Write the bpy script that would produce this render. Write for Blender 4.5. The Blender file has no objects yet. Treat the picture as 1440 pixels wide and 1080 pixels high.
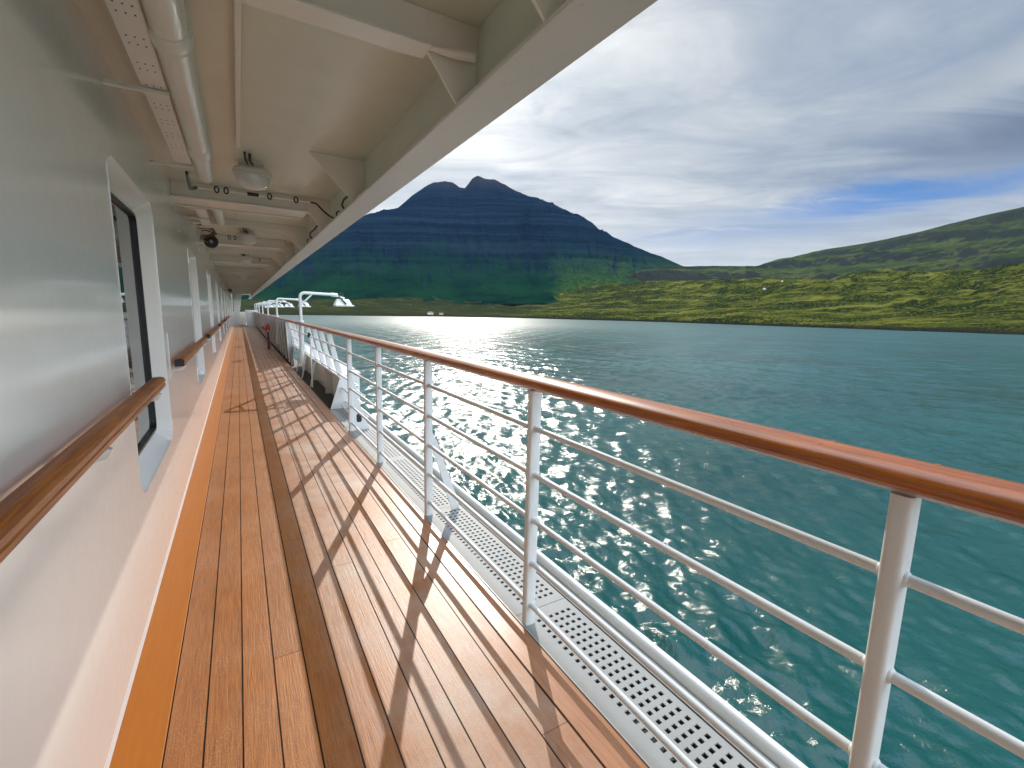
import bpy, math, random
import numpy as np
R = math.radians
random.seed(7)
scene = bpy.context.scene
COL = scene.collection
DECK_H = 10.6            # deck above the water
CAMH = 1.42

# ------------------------------------------------------------------ camera
f = 642.0; CX = 720.0; CY = 540.0
dy = np.array([(335-CX)/f, -(433-CY)/f, -1.0]); dy /= np.linalg.norm(dy)
dz = -np.array([(630-CX)/f, -(4700-CY)/f, -1.0]); dz -= dz.dot(dy)*dy; dz /= np.linalg.norm(dz)
dx = np.cross(dy, dz)
cam = bpy.data.cameras.new('camera'); co = bpy.data.objects.new('camera', cam); COL.objects.link(co)
import mathutils
co.matrix_world = mathutils.Matrix(((*dx, 0), (*dy, 0), (*dz, CAMH), (0, 0, 0, 1)))
cam.sensor_width = 36; cam.lens = f/1440*36
cam.clip_start = 0.02; cam.clip_end = 40000
scene.camera = co

# ------------------------------------------------------------------ materials
def mat(name):
    m = bpy.data.materials.new(name); m.use_nodes = True
    nt = m.node_tree
    for n in list(nt.nodes): nt.nodes.remove(n)
    out = nt.nodes.new('ShaderNodeOutputMaterial'); b = nt.nodes.new('ShaderNodeBsdfPrincipled')
    nt.links.new(b.outputs[0], out.inputs[0])
    return m, nt, b
class N:
    """tiny node helper"""
    def __init__(s, nt): s.nt = nt
    def new(s, t, **kw):
        n = s.nt.nodes.new(t)
        for k, v in kw.items(): setattr(n, k, v)
        return n
    def link(s, a, b): s.nt.links.new(a, b)
    def val(s, v, sock):
        if hasattr(v, 'is_output'): s.link(v, sock)
        else: sock.default_value = v
    def math(s, op, a, b=0.0, c=None, clamp=False):
        n = s.new('ShaderNodeMath', operation=op, use_clamp=clamp); s.val(a, n.inputs[0]); s.val(b, n.inputs[1])
        if c is not None: s.val(c, n.inputs[2])
        return n.outputs[0]
    def vmath(s, op, a, b=None):
        n = s.new('ShaderNodeVectorMath', operation=op); s.val(a, n.inputs[0])
        if b is not None: s.val(b, n.inputs[1])
        return n.outputs[0]
    def pos(s): return s.new('ShaderNodeNewGeometry').outputs['Position']
    def objc(s): return s.new('ShaderNodeTexCoord').outputs['Object']
    def sep(s, v):
        n = s.new('ShaderNodeSeparateXYZ'); s.link(v, n.inputs[0]); return n.outputs
    def comb(s, x, y, z):
        n = s.new('ShaderNodeCombineXYZ'); s.val(x, n.inputs[0]); s.val(y, n.inputs[1]); s.val(z, n.inputs[2]); return n.outputs[0]
    def noise(s, v, scale, detail=4.0, rough=0.55, dist=0.0, out=0, typ=None):
        n = s.new('ShaderNodeTexNoise')
        if typ: n.noise_type = typ
        s.link(v, n.inputs['Vector']); n.inputs['Scale'].default_value = scale
        n.inputs['Detail'].default_value = detail; n.inputs['Roughness'].default_value = rough
        n.inputs['Distortion'].default_value = dist
        return n.outputs[out]
    def ramp(s, v, stops):
        n = s.new('ShaderNodeValToRGB'); s.link(v, n.inputs[0]); r = n.color_ramp
        while len(r.elements) < len(stops): r.elements.new(0.5)
        for e, (p, c) in zip(r.elements, stops):
            e.position = p; e.color = (*c, 1) if len(c) == 3 else c
        return n.outputs[0]
    def maprange(s, v, a, b, c=0.0, d=1.0, smooth=False):
        n = s.new('ShaderNodeMapRange'); n.clamp = True
        if smooth: n.interpolation_type = 'SMOOTHSTEP'
        s.val(v, n.inputs[0]); n.inputs[1].default_value = a; n.inputs[2].default_value = b
        n.inputs[3].default_value = c; n.inputs[4].default_value = d
        return n.outputs[0]
    def mix(s, fac, a, b, mode='MIX'):
        n = s.new('ShaderNodeMix', data_type='RGBA', blend_type=mode); n.clamp_factor = True
        s.val(fac, n.inputs[0])
        for v, k in ((a, 6), (b, 7)):
            if hasattr(v, 'is_output'): s.link(v, n.inputs[k])
            else: n.inputs[k].default_value = (*v, 1) if len(v) == 3 else v
        return n.outputs[2]
    def bump(s, h, strength, dist, normal=None):
        n = s.new('ShaderNodeBump'); s.link(h, n.inputs['Height'])
        n.inputs['Strength'].default_value = strength; n.inputs['Distance'].default_value = dist
        if normal is not None: s.link(normal, n.inputs['Normal'])
        return n.outputs[0]

def paint(name, col, rough=0.28, coat=0.0, peel=0.25, wear=0.06, metallic=0.0, pscale=90.0, grime=None):
    m, nt, b = mat(name); n = N(nt); p = n.pos()
    n1 = n.noise(p, 3.1, 5, 0.6); n2 = n.noise(p, 40, 3, 0.6)
    v = n.math('MULTIPLY_ADD', n1, wear*2, 1-wear)
    base = n.mix(1.0, (*col, 1), n.comb(v, v, v), 'MULTIPLY')
    if grime:
        g = n.maprange(n.noise(p, 9.0, 6, 0.7), 0.60, 0.74, 0, grime[0])
        base = n.mix(g, base, grime[1])
    n.link(base, b.inputs['Base Color'])
    n.link(n.math('MULTIPLY_ADD', n2, 0.14, rough-0.07), b.inputs['Roughness'])
    b.inputs['Metallic'].default_value = metallic
    b.inputs['Coat Weight'].default_value = coat; b.inputs['Coat Roughness'].default_value = 0.12
    h = n.noise(p, pscale, 2, 0.5); h2 = n.noise(p, 5.5, 2, 0.5)
    hh = n.math('MULTIPLY_ADD', h2, 6.0, h)
    n.link(n.bump(hh, peel, 0.0018), b.inputs['Normal'])
    return m

M = {}
M['wall'] = paint('white_wall_paint', (0.82, 0.81, 0.755), 0.22, 0.55, 0.11, 0.03, pscale=26)
M['white'] = paint('white_metal_paint', (0.70, 0.695, 0.655), 0.42, 0.0, 0.25, 0.08, grime=(0.16, (0.50, 0.42, 0.30)))
M['ceil'] = paint('cream_ceiling_paint', (0.70, 0.72, 0.60), 0.32, 0.1, 0.35, 0.10)
M['beam'] = paint('cream_beam_paint', (0.78, 0.76, 0.67), 0.30, 0.1, 0.3, 0.07)
M['grey'] = paint('grey_metal_paint', (0.42, 0.43, 0.41), 0.4, 0, 0.3, 0.1)
M['grating'] = paint('grating_coating', (0.31, 0.305, 0.28), 0.6, 0, 0.3, 0.10, grime=(0.3, (0.33, 0.29, 0.22)))
M['grating'].node_tree.nodes['Principled BSDF'].inputs['Specular IOR Level'].default_value = 0.3
M['dark'] = paint('black_rubber', (0.012, 0.012, 0.013), 0.45, 0, 0.2, 0.1)
M['gutter'] = paint('dark_gutter', (0.05, 0.042, 0.034), 0.6, 0, 0.5, 0.3)
M['green'] = paint('green_cable', (0.01, 0.05, 0.035), 0.4, 0, 0.1, 0.1)
M['copper'] = paint('copper_cable', (0.42, 0.17, 0.09), 0.4, 0, 0.1, 0.1)
M['red'] = paint('red_paint', (0.42, 0.02, 0.018), 0.35, 0.2, 0.2, 0.1)
M['darkred'] = paint('dark_red_paint', (0.11, 0.016, 0.012), 0.4, 0.1, 0.2, 0.2)
M['lens'] = paint('frosted_lamp_glass', (0.72, 0.71, 0.64), 0.25, 0.5, 0.05, 0.03)
M['hull'] = paint('hull_white', (0.7, 0.7, 0.68), 0.35, 0.1, 0.2, 0.05)
M['house_white'] = paint('house_wall', (0.45, 0.45, 0.43), 0.6, 0, 0.1, 0.05)
M['house_roof'] = paint('house_roof', (0.16, 0.06, 0.05), 0.6, 0, 0.1, 0.1)

def teak(name='teak_planks'):
    m, nt, b = mat(name); n = N(nt)
    x, y, z = n.sep(n.pos())
    u = n.math('DIVIDE', n.math('ADD', x, 0.29), 0.1095)
    idx = n.math('FLOOR', u); fr = n.math('FRACT', u)
    # random value per plank, butt joints along its length
    rnd = n.math('FRACT', n.math('MULTIPLY', n.math('SINE', n.math('MULTIPLY', idx, 12.9898)), 43758.5453))
    v = n.math('ADD', n.math('DIVIDE', y, 4.7), n.math('MULTIPLY', rnd, 1.0))
    bi = n.math('FLOOR', v); bf = n.math('FRACT', v)
    rnd2 = n.math('FRACT', n.math('MULTIPLY', n.math('SINE', n.math('ADD', n.math('MULTIPLY', idx, 7.13), n.math('MULTIPLY', bi, 3.77))), 2358.5453))
    gx = n.math('MULTIPLY', x, 1.0)
    gv = n.comb(n.math('ADD', gx, n.math('MULTIPLY', rnd2, 5.0)), n.math('MULTIPLY', y, 0.045), n.math('MULTIPLY', rnd2, 9.0))
    grain = n.noise(gv, 160, 5, 0.65, 0.3)
    gv2 = n.comb(n.math('ADD', gx, n.math('MULTIPLY', rnd2, 5.0)), n.math('MULTIPLY', y, 0.10), n.math('MULTIPLY', rnd2, 3.0))
    fig = n.noise(gv2, 22, 4, 0.6, 1.2)
    blot = n.noise(n.pos(), 2.3, 5, 0.62)
    speck = n.noise(n.comb(x, n.math('MULTIPLY', y, 0.5), 0.0), 300, 2, 0.6)
    c = n.ramp(n.math('ADD', n.math('MULTIPLY', grain, 0.65), n.math('MULTIPLY', fig, 0.35)),
               [(0.28, (0.20, 0.054, 0.005)), (0.45, (0.34, 0.104, 0.010)), (0.58, (0.42, 0.136, 0.015)), (0.78, (0.53, 0.22, 0.040))])
    t = n.math('MULTIPLY_ADD', rnd2, 0.16, 0.92)
    c = n.mix(1.0, c, n.comb(t, n.math('POWER', t, 1.15), n.math('POWER', t, 1.3)), 'MULTIPLY')
    # fine lengthwise reeding worn into every board
    rw = n.noise(n.comb(n.math('MULTIPLY', x, 1.0), n.math('MULTIPLY', y, 0.02), 0.0), 420, 3, 0.6, 0.2)
    reed = n.maprange(rw, 0.52, 0.66)
    c = n.mix(n.math('MULTIPLY', reed, 0.42), c, (0.09, 0.022, 0.005))
    # pale sky sheen painted into the outboard boards, then whitish worn specks
    sheenm = n.math('MULTIPLY', n.maprange(x, 0.10, 0.50, 0.04, 0.85, True), n.maprange(blot, 0.36, 0.66))
    c = n.mix(sheenm, c, (0.44, 0.30, 0.21))
    c = n.mix(n.math('MULTIPLY', n.math('MULTIPLY', n.maprange(speck, 0.56, 0.68), n.maprange(blot, 0.42, 0.62)), 0.55), c, (0.74, 0.50, 0.32))
    # caulk seams
    d1 = n.math('MINIMUM', fr, n.math('SUBTRACT', 1.0, fr))
    seam = n.maprange(d1, 0.018, 0.032, 1.0, 0.0)
    d2 = n.math('MINIMUM', bf, n.math('SUBTRACT', 1.0, bf))
    seam2 = n.maprange(d2, 0.0003, 0.0007, 0.45, 0.0)
    s = n.math('MAXIMUM', seam, seam2)
    c = n.mix(s, c, (0.018, 0.013, 0.010))
    # the occasional dowel / knot stain
    vor = n.new('ShaderNodeTexVoronoi'); n.link(n.comb(x, n.math('MULTIPLY', y, 0.6), 0.0), vor.inputs['Vector']); vor.inputs['Scale'].default_value = 2.4
    kn = n.maprange(vor.outputs['Distance'], 0.015, 0.03, 0.7, 0.0)
    c = n.mix(kn, c, (0.13, 0.04, 0.016))
    n.link(c, b.inputs['Base Color'])
    rr = n.math('ADD', n.math('MULTIPLY_ADD', grain, 0.25, 0.25), n.math('MULTIPLY', blot, 0.16))
    n.link(n.math('ADD', rr, n.math('MULTIPLY', s, 0.5)), b.inputs['Roughness'])
    n.link(n.math('MULTIPLY_ADD', s, -0.35, n.maprange(x, -0.1, 0.5, 0.35, 0.55)), b.inputs['Specular IOR Level'])
    b.inputs['Coat Weight'].default_value = 0.12; b.inputs['Coat Roughness'].default_value = 0.36
    h = n.math('MULTIPLY_ADD', grain, 1.3, n.math('MULTIPLY', speck, 0.5))
    n.link(n.bump(h, 0.5, 0.0016), b.inputs['Normal'])
    return m
M['teak'] = teak()

def varnish(name, dark, light, rough=0.22, axis='y', coat=1.0, crough=0.08):
    m, nt, b = mat(name); n = N(nt)
    x, y, z = n.sep(n.pos())
    gv = n.comb(x, n.math('MULTIPLY', y, 0.06), z)
    g = n.noise(gv, 70, 6, 0.62, 0.8); g2 = n.noise(n.pos(), 1.7, 3, 0.5)
    c = n.ramp(n.math('ADD', n.math('MULTIPLY', g, 0.75), n.math('MULTIPLY', g2, 0.25)), [(0.33, dark), (0.66, light)])
    n.link(c, b.inputs['Base Color'])
    b.inputs['Roughness'].default_value = rough + 0.1
    b.inputs['Coat Weight'].default_value = coat; b.inputs['Coat Roughness'].default_value = crough
    h = n.math('ADD', n.noise(n.pos(), 130, 3, 0.6), n.math('MULTIPLY', n.noise(n.pos(), 9, 3, 0.6), 5.0))
    n.link(n.bump(h, 0.22, 0.0015), b.inputs['Coat Normal'])
    n.link(n.bump(g, 0.25, 0.001), b.inputs['Normal'])
    return m
M['rail_wood'] = varnish('varnished_rail_wood', (0.19, 0.036, 0.001), (0.48, 0.128, 0.005), rough=0.30, coat=0.4, crough=0.09)
M['wall_wood'] = varnish('varnished_wall_rail_wood', (0.22, 0.050, 0.004), (0.58, 0.19, 0.020), rough=0.30, coat=0.03, crough=0.16); M['wall_wood'].node_tree.nodes['Principled BSDF'].inputs['Specular IOR Level'].default_value = 0.28
M['margin'] = varnish('orange_margin_plank', (0.40, 0.115, 0.003), (0.46, 0.140, 0.005), rough=0.45, coat=0.0, crough=0.3); M['margin'].node_tree.nodes['Principled BSDF'].inputs['Specular IOR Level'].default_value = 0.25
M['edgeplank'] = varnish('teak_edge_plank', (0.32, 0.11, 0.035), (0.50, 0.22, 0.09), rough=0.26, coat=0.3, crough=0.25)

def glass():
    m, nt, b = mat('dark_window_glass')
    b.inputs['Base Color'].default_value = (0.035, 0.042, 0.040, 1)
    b.inputs['Roughness'].default_value = 0.02; b.inputs['IOR'].default_value = 1.7
    b.inputs['Specular IOR Level'].default_value = 0.7
    return m
M['glass'] = glass()

# ------------------------------------------------------------------ mesh helpers
class MB:
    def __init__(s): s.v = []; s.f = []; s.sm = []
    def add(s, vs, fs, smooth=False):
        o = len(s.v); s.v += [tuple(map(float, p)) for p in vs]
        s.f += [tuple(i+o for i in q) for q in fs]; s.sm += [smooth]*len(fs); return s
    def box(s, x0, x1, y0, y1, z0, z1):
        return s.add([(x0,y0,z0),(x1,y0,z0),(x1,y1,z0),(x0,y1,z0),(x0,y0,z1),(x1,y0,z1),(x1,y1,z1),(x0,y1,z1)],
                     [(0,3,2,1),(4,5,6,7),(0,1,5,4),(1,2,6,5),(2,3,7,6),(3,0,4,7)])
    def prism(s, poly, a0, a1, axis='y', smooth=False):
        """poly = 2D outline; y: (x,z) swept along y; x: (y,z) along x; z: (x,y) along z"""
        def P(p, a):
            return {'y': (p[0], a, p[1]), 'x': (a, p[0], p[1]), 'z': (p[0], p[1], a)}[axis]
        k = len(poly); vs = [P(p, a0) for p in poly]+[P(p, a1) for p in poly]
        s.add(vs, [(i, (i+1) % k, (i+1) % k+k, i+k) for i in range(k)], smooth)
        s.add(vs, [tuple(range(k-1, -1, -1)), tuple(range(k, 2*k))])
        return s
    def tube(s, pts, r, seg=10, closed=False):
        pts = [np.array(p, float) for p in pts]; n = len(pts); rs = r if isinstance(r, (list, tuple)) else [r]*n
        vs = []; prev = None
        for i, p in enumerate(pts):
            if closed: t = pts[(i+1) % n]-pts[i-1]
            else: t = pts[min(i+1, n-1)]-pts[max(i-1, 0)]
            t = t/np.linalg.norm(t)
            if prev is None:
                a = np.array([0, 0, 1.0]) if abs(t[2]) < 0.9 else np.array([1.0, 0, 0])
                u = np.cross(t, a)
            else: u = prev-prev.dot(t)*t
            u /= np.linalg.norm(u); prev = u; w = np.cross(t, u)
            for k in range(seg):
                a = 2*math.pi*k/seg; vs.append(p+rs[i]*(math.cos(a)*u+math.sin(a)*w))
        fs = []
        for i in range(n if closed else n-1):
            j = (i+1) % n
            for k in range(seg):
                k2 = (k+1) % seg; fs.append((i*seg+k, i*seg+k2, j*seg+k2, j*seg+k))
        s.add(vs, fs, True)
        if not closed:
            s.add(vs[:seg], [tuple(range(seg-1, -1, -1))]); s.add(vs[-seg:], [tuple(range(seg))])
        return s
    def bar(s, p0, p1, w, h, up=(0, 0, 1)):
        """rectangular bar from p0 to p1, w across, h along 'up'"""
        p0 = np.array(p0, float); p1 = np.array(p1, float); t = p1-p0; t /= np.linalg.norm(t)
        u = np.cross(t, np.array(up, float)); u /= np.linalg.norm(u); v = np.cross(u, t)
        c = [(-1,-1),(1,-1),(1,1),(-1,1)]
        vs = [p+u*a*w/2+v*b*h/2 for p in (p0, p1) for a, b in c]
        return s.add(vs, [(3,2,1,0),(4,5,6,7),(0,1,5,4),(1,2,6,5),(2,3,7,6),(3,0,4,7)])
    def lathe(s, prof, c=(0,0,0), axis=2, seg=24, sx=1.0, sy=1.0):
        """prof list of (r, h); axis of revolution"""
        vs = []
        for r, h in prof:
            for k in range(seg):
                a = 2*math.pi*k/seg; q = [r*math.cos(a)*sx, r*math.sin(a)*sy, h]
                if axis == 1: q = [q[0], q[2], q[1]]
                if axis == 0: q = [q[2], q[0], q[1]]
                vs.append((q[0]+c[0], q[1]+c[1], q[2]+c[2]))
        m = len(prof); fs = []
        for i in range(m-1):
            for k in range(seg):
                k2 = (k+1) % seg; fs.append((i*seg+k, i*seg+k2, (i+1)*seg+k2, (i+1)*seg+k))
        s.add(vs, fs, True)
        s.add(vs[:seg], [tuple(range(seg-1, -1, -1))]); s.add(vs[-seg:], [tuple(range(seg))])
        return s
    def build(s, name, m, parent=None, bevel=0.0, loc=(0, 0, 0)):
        me = bpy.data.meshes.new(name); me.from_pydata(s.v, [], s.f)
        me.polygons.foreach_set('use_smooth', s.sm); me.materials.append(m)
        bm_fix(me)
        o = bpy.data.objects.new(name, me); COL.objects.link(o); o.location = loc
        if parent is not None: o.parent = parent
        if bevel:
            md = o.modifiers.new('bevel', 'BEVEL'); md.width = bevel; md.segments = 2; md.limit_method = 'ANGLE'; md.angle_limit = R(40)
        return o
import bmesh
def bm_fix(me):
    b = bmesh.new(); b.from_mesh(me); bmesh.ops.recalc_face_normals(b, faces=b.faces); b.to_mesh(me); b.free()

def tag(o, label=None, cat=None, group=None, kind=None):
    if label: o['label'] = label
    if cat: o['category'] = cat
    if group: o['group'] = group
    if kind: o['kind'] = kind
    return o
def thing(name, label, cat, loc=(0, 0, 0), group=None):
    o = bpy.data.objects.new(name, None); o.empty_display_size = 0.1; COL.objects.link(o); o.location = loc
    return tag(o, label, cat, group)
def dup(root, loc, label):
    r = root.copy(); COL.objects.link(r); r.location = loc; r['label'] = label
    for ch in list(root.children):
        c = ch.copy(); COL.objects.link(c); c.parent = r
        for g in list(ch.children):
            d = g.copy(); COL.objects.link(d); d.parent = c
    return r

XW = -0.435          # cabin wall plane
YB, YF = -4.0, 44.0  # aft and forward end of what is built
ZC = 2.48            # ceiling
YCE = 43.0

# ------------------------------------------------------------------ deck
d = MB(); d.box(XW+0.1445, 0.917, YB, YF, -0.05, 0.0); tag(d.build('deck', M['teak']), kind='structure')
d = MB(); d.box(XW-0.001, XW+0.1435, YB, YF, -0.05, 0.003); tag(d.build('deck_margin_plank', M['margin'], bevel=0.002), kind='structure')
d = MB(); d.box(0.919, 1.036, YB, 42, -0.05, 0.002); tag(d.build('deck_edge_plank', M['edgeplank'], bevel=0.002), kind='structure')
d = MB(); d.box(XW, 1.40, YB, YF, -0.30, -0.09)
tag(d.build('deck_gutter', M['gutter']), kind='structure')
d = MB(); d.box(1.038, 1.043, YB, 42, -0.09, 0.006)
tag(d.build('deck_edge_strip', M['grey']), kind='structure')
# caulk bead of white paint along the foot of the wall
pts = []
rr = random.Random(3)
poly = [(XW, 0.004), (XW+0.006, 0.004), (XW+0.004, 0.012), (XW, 0.03)]
d = MB(); d.prism(poly, YB, 42, 'y'); cf = d

# hull and outer coaming (the ship's side under the rail)
hl = thing('ship_hull', 'white side of the ship below the rail with a raised rounded coaming', 'hull', (1.4, 0, 0))
def P(mb, name, m, parent, bevel=0.0):
    o = mb.build(name, m, parent, bevel); o.matrix_parent_inverse.identity()
    o.location = tuple(-c for c in parent.location); return o
P(MB().box(-9, 1.43, YB-20, YF+16, -DECK_H-1, -0.31), 'side_plating', M['hull'], hl)
h = MB()
h.prism([(1.405,-0.30),(1.405,0.03),(1.41,0.045),(1.425,0.052),(1.44,0.045),(1.447,0.03),(1.447,-0.30)], YB, 6.88, 'y', True)
P(h, 'coaming', M['white'], hl)
P(MB().box(1.345, 1.3985, YB, 6.88, -0.05, 0.004), 'coaming_flange', M['grey'], hl, 0.001)

# ------------------------------------------------------------------ grating panels
def grating_mesh():
    mb = MB(); x0, x1, y0, y1 = 1.047, 1.338, 0.0, 1.292
    hs = 0.0185; cols = [1.118+0.0345*i for i in range(6)]; rows = [0.055+0.0410*j for j in range(29)]
    xs = [x0]+[q for c in cols for q in (c, c+hs)]+[x1]
    ys = [y0]+[q for c in rows for q in (c, c+hs)]+[y1]
    holes = {(2*i+1, 2*j+1) for i in range(6) for j in range(29)}
    nx, ny = len(xs), len(ys); T = 0.006
    vs = [(x, y, z) for z in (0.0, -T) for y in ys for x in xs]
    I = lambda i, j, k=0: k*nx*ny+j*nx+i
    fs = []
    for j in range(ny-1):
        for i in range(nx-1):
            if (i, j) in holes:
                q = [(i,j),(i+1,j),(i+1,j+1),(i,j+1)]
                for a in range(4):
                    p, r = q[a], q[(a+1) % 4]; fs.append((I(*p), I(*r), I(*r,1), I(*p,1)))
            else:
                fs.append((I(i,j), I(i+1,j), I(i+1,j+1), I(i,j+1))); fs.append((I(i,j+1,1), I(i+1,j+1,1), I(i+1,j,1), I(i,j,1)))
    mb.add(vs, fs)
    # folded rims
    mb.box(x0, x0+0.004, y0, y1, -0.035, -T-0.0005); mb.box(x1-0.004, x1, y0, y1, -0.035, -T-0.0005)
    return mb
gl = ['perforated grey metal grating panel at the bottom edge of the photo, nearest under the rail',
      'perforated grating panel between the second and third rail posts, with crisp square holes',
      'perforated grating panel just past the first slanted post brace',
      'narrow looking grating panel before the wide brace with holes',
      'last perforated grating panel, beside the end plate of the white box']
g0 = None
for i, y in enumerate([0.385, 1.68, 2.975, 4.27, 5.565]):
    if g0 is None: g0 = grating_mesh().build('grating_panel', M['grating'], loc=(0, y, 0.0)); o = g0
    else: o = g0.copy(); COL.objects.link(o); o.location = (0, y, 0.0)
    tag(o, gl[i], 'grating', 'grating panels along the scupper')
o = g0.copy(); COL.objects.link(o); o.location = (0, -0.91, 0); tag(o, 'grating panel behind the camera position, under the near rail span', 'grating', 'grating panels along the scupper')

# ------------------------------------------------------------------ cabin wall with windows
WY = [2.60+3.57*i for i in range(11)]; WW = 1.18; WZ0, WZ1 = 0.535, 2.06; RC = 0.10; DEP = 0.08
wall = thing('cabin_wall', 'glossy white cabin wall with a row of tall recessed windows', 'wall', (XW, 0, 0)); wall['kind'] = 'thing'
def rrect(y0, y1, z0, z1, r, n=6):
    pts = []
    for cy_, cz_, a0 in ((y1-r, z0+r, -90), (y1-r, z1-r, 0), (y0+r, z1-r, 90), (y0+r, z0+r, 180)):
        for k in range(n+1):
            a = R(a0+90*k/n); pts.append((cy_+r*math.cos(a), cz_+r*math.sin(a)))
    return pts
w = MB()
edges = [-4.0]
ys = YB
ztop = ZC+0.5
ypos = [-0.97]+WY
for i, y0 in enumerate(ypos):
    y1 = y0+WW
    w.add([(XW,ys,-0.1),(XW,y0,-0.1),(XW,y0,ztop),(XW,ys,ztop)], [(0,1,2,3)])
    ring = rrect(y0, y1, WZ0, WZ1, RC); k = len(ring)
    # fill between rounded hole and the bay rectangle
    def outer(p):
        y, z = p; cyy, czz = (y0+y1)/2, (WZ0+WZ1)/2
        return None
    q = k//4
    corners = [(y1, -0.1), (y1, ztop), (y0, ztop), (y0, -0.1)]
    vs = [(XW, a, b) for a, b in ring]+[(XW, a, b) for a, b in corners]
    fs = []
    for c in range(4):
        seg = list(range(c*q, (c+1)*q))
        for a, b in zip(seg[:-1], seg[1:]): fs.append((k+c, b, a))
        nxt = ((c+1)*q) % k; fs.append((k+c, k+(c+1) % 4, nxt, seg[-1]))
    w.add(vs, fs)
    # rounded lip
    ys = y1
w.add([(XW,ys,-0.1),(XW,YF+8,-0.1),(XW,YF+8,ztop),(XW,ys,ztop)], [(0,1,2,3)])
P(w, 'wall_plating', M['wall'], wall)
P(cf, 'foot_caulk', M['white'], wall)
def window(y0):
    y1 = y0+WW
    outer = rrect(y0, y1, WZ0, WZ1, RC); lip = rrect(y0+0.004, y1-0.004, WZ0+0.004, WZ1-0.004, RC-0.004)
    inn = rrect(y0+0.06, y1-0.06, WZ0+0.065, WZ1-0.065, RC-0.03); inn2 = rrect(y0+0.085, y1-0.085, WZ0+0.09, WZ1-0.09, RC-0.045)
    gk = rrect(y0+0.10, y1-0.10, WZ0+0.105, WZ1-0.105, RC-0.055)
    k = len(outer); m = MB(); fr = MB(); ga = MB()
    rings = [[(XW+0.0015, *p) for p in rrect(y0-0.009, y1+0.009, WZ0-0.009, WZ1+0.009, RC+0.009)],
             [(XW+0.0015, *p) for p in outer], [(XW-0.005, *p) for p in lip], [(XW-DEP, *p) for p in inn]]
    vs = sum(rings, []); fs = []
    for a in range(len(rings)-1):
        for i in range(k): j = (i+1) % k; fs.append((a*k+i, a*k+j, (a+1)*k+j, (a+1)*k+i))
    m.add(vs, fs, False)
    o = P(m, 'window', M['wall'], wall)
    vs = [(XW-DEP, *p) for p in inn]+[(XW-DEP+0.002, *p) for p in inn2]
    fr.add(vs, [(i, (i+1) % k, (i+1) % k+k, i+k) for i in range(k)])
    vs = [(XW-DEP+0.002, *p) for p in inn2]+[(XW-DEP+0.010, *p) for p in inn2]+[(XW-DEP+0.010, *p) for p in gk]+[(XW-DEP-0.012, *p) for p in gk]
    ga.add(vs, [(a*k+i, a*k+(i+1) % k, (a+1)*k+(i+1) % k, (a+1)*k+i) for a in range(3) for i in range(k)])
    for mb, nm, mm in ((fr, 'frame', M['white']), (ga, 'gasket', M['dark'])):
        c = mb.build(nm, mm, o)
    c = MB(); c.add([(XW-DEP-0.008, *p) for p in gk], [tuple(range(k))]); c.build('pane', M['glass'], o)
    return o
for y in ypos: window(y)
# weld studs that catch the light next to the beam end
for y, z in ((4.62, 2.31), (4.75, 2.29), (4.85, 2.21), (5.3, 2.15), (5.42, 2.12), (8.0, 2.3), (8.2, 2.24)):
    P(MB().lathe([(0.001, 0.009), (0.008, 0.007), (0.011, 0.0)], (XW, y, z), 0, 10), 'weld_stud', M['white'], wall)

# ------------------------------------------------------------------ ceiling overhang
ov = thing('deck_overhang', 'cream painted underside of the upper deck with its pale edge girder', 'ceiling', (0.2, 0, ZC))
P(MB().box(XW-0.001, 0.905, YB-1, YCE, ZC, ZC+0.5), 'ceiling_plate', M['ceil'], ov)
P(MB().box(0.838, 0.852, YB-1, YCE-0.01, 2.19, ZC-0.001), 'girder_web', M['ceil'], ov)
e = MB(); e.prism([(0.745,2.176),(0.748,2.172),(0.912,2.172),(0.918,2.178),(0.918,2.52),(0.906,2.52),(0.906,2.189),(0.745,2.189)], YB-1, YCE, 'y')
P(e, 'girder_flange', M['white'], ov)
# water drops hanging under the flange
dr = MB(); rg = random.Random(11)
for i in range(150):
    y = rg.uniform(0.6, 4.5); x = rg.uniform(0.76, 0.905); r = rg.uniform(0.0012, 0.0028)
    dr.lathe([(0.0003, -r), (r*0.7, -r*0.7), (r, 0.0)], (x, y, 2.1718), 2, 8)
o = P(dr, 'water_drops', M['lens'], ov); o['kind'] = 'stuff'
def flange_beam(y0, y1, x1):
    """shallow box beam with turned lips, end sloping down to a gusset"""
    b_ = MB()
    b_.prism([(XW+0.001, 2.36), (x1-0.05, 2.36), (x1+0.01, ZC-0.002), (XW+0.001, ZC-0.002)], y0+0.01, y1-0.01, 'y')
    for a in (y0, y1):
        b_.tube([(XW+0.001, a, 2.352), (x1-0.06, a, 2.352), (x1+0.0, a, 2.40)], 0.011, 8)
    return b_
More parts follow.
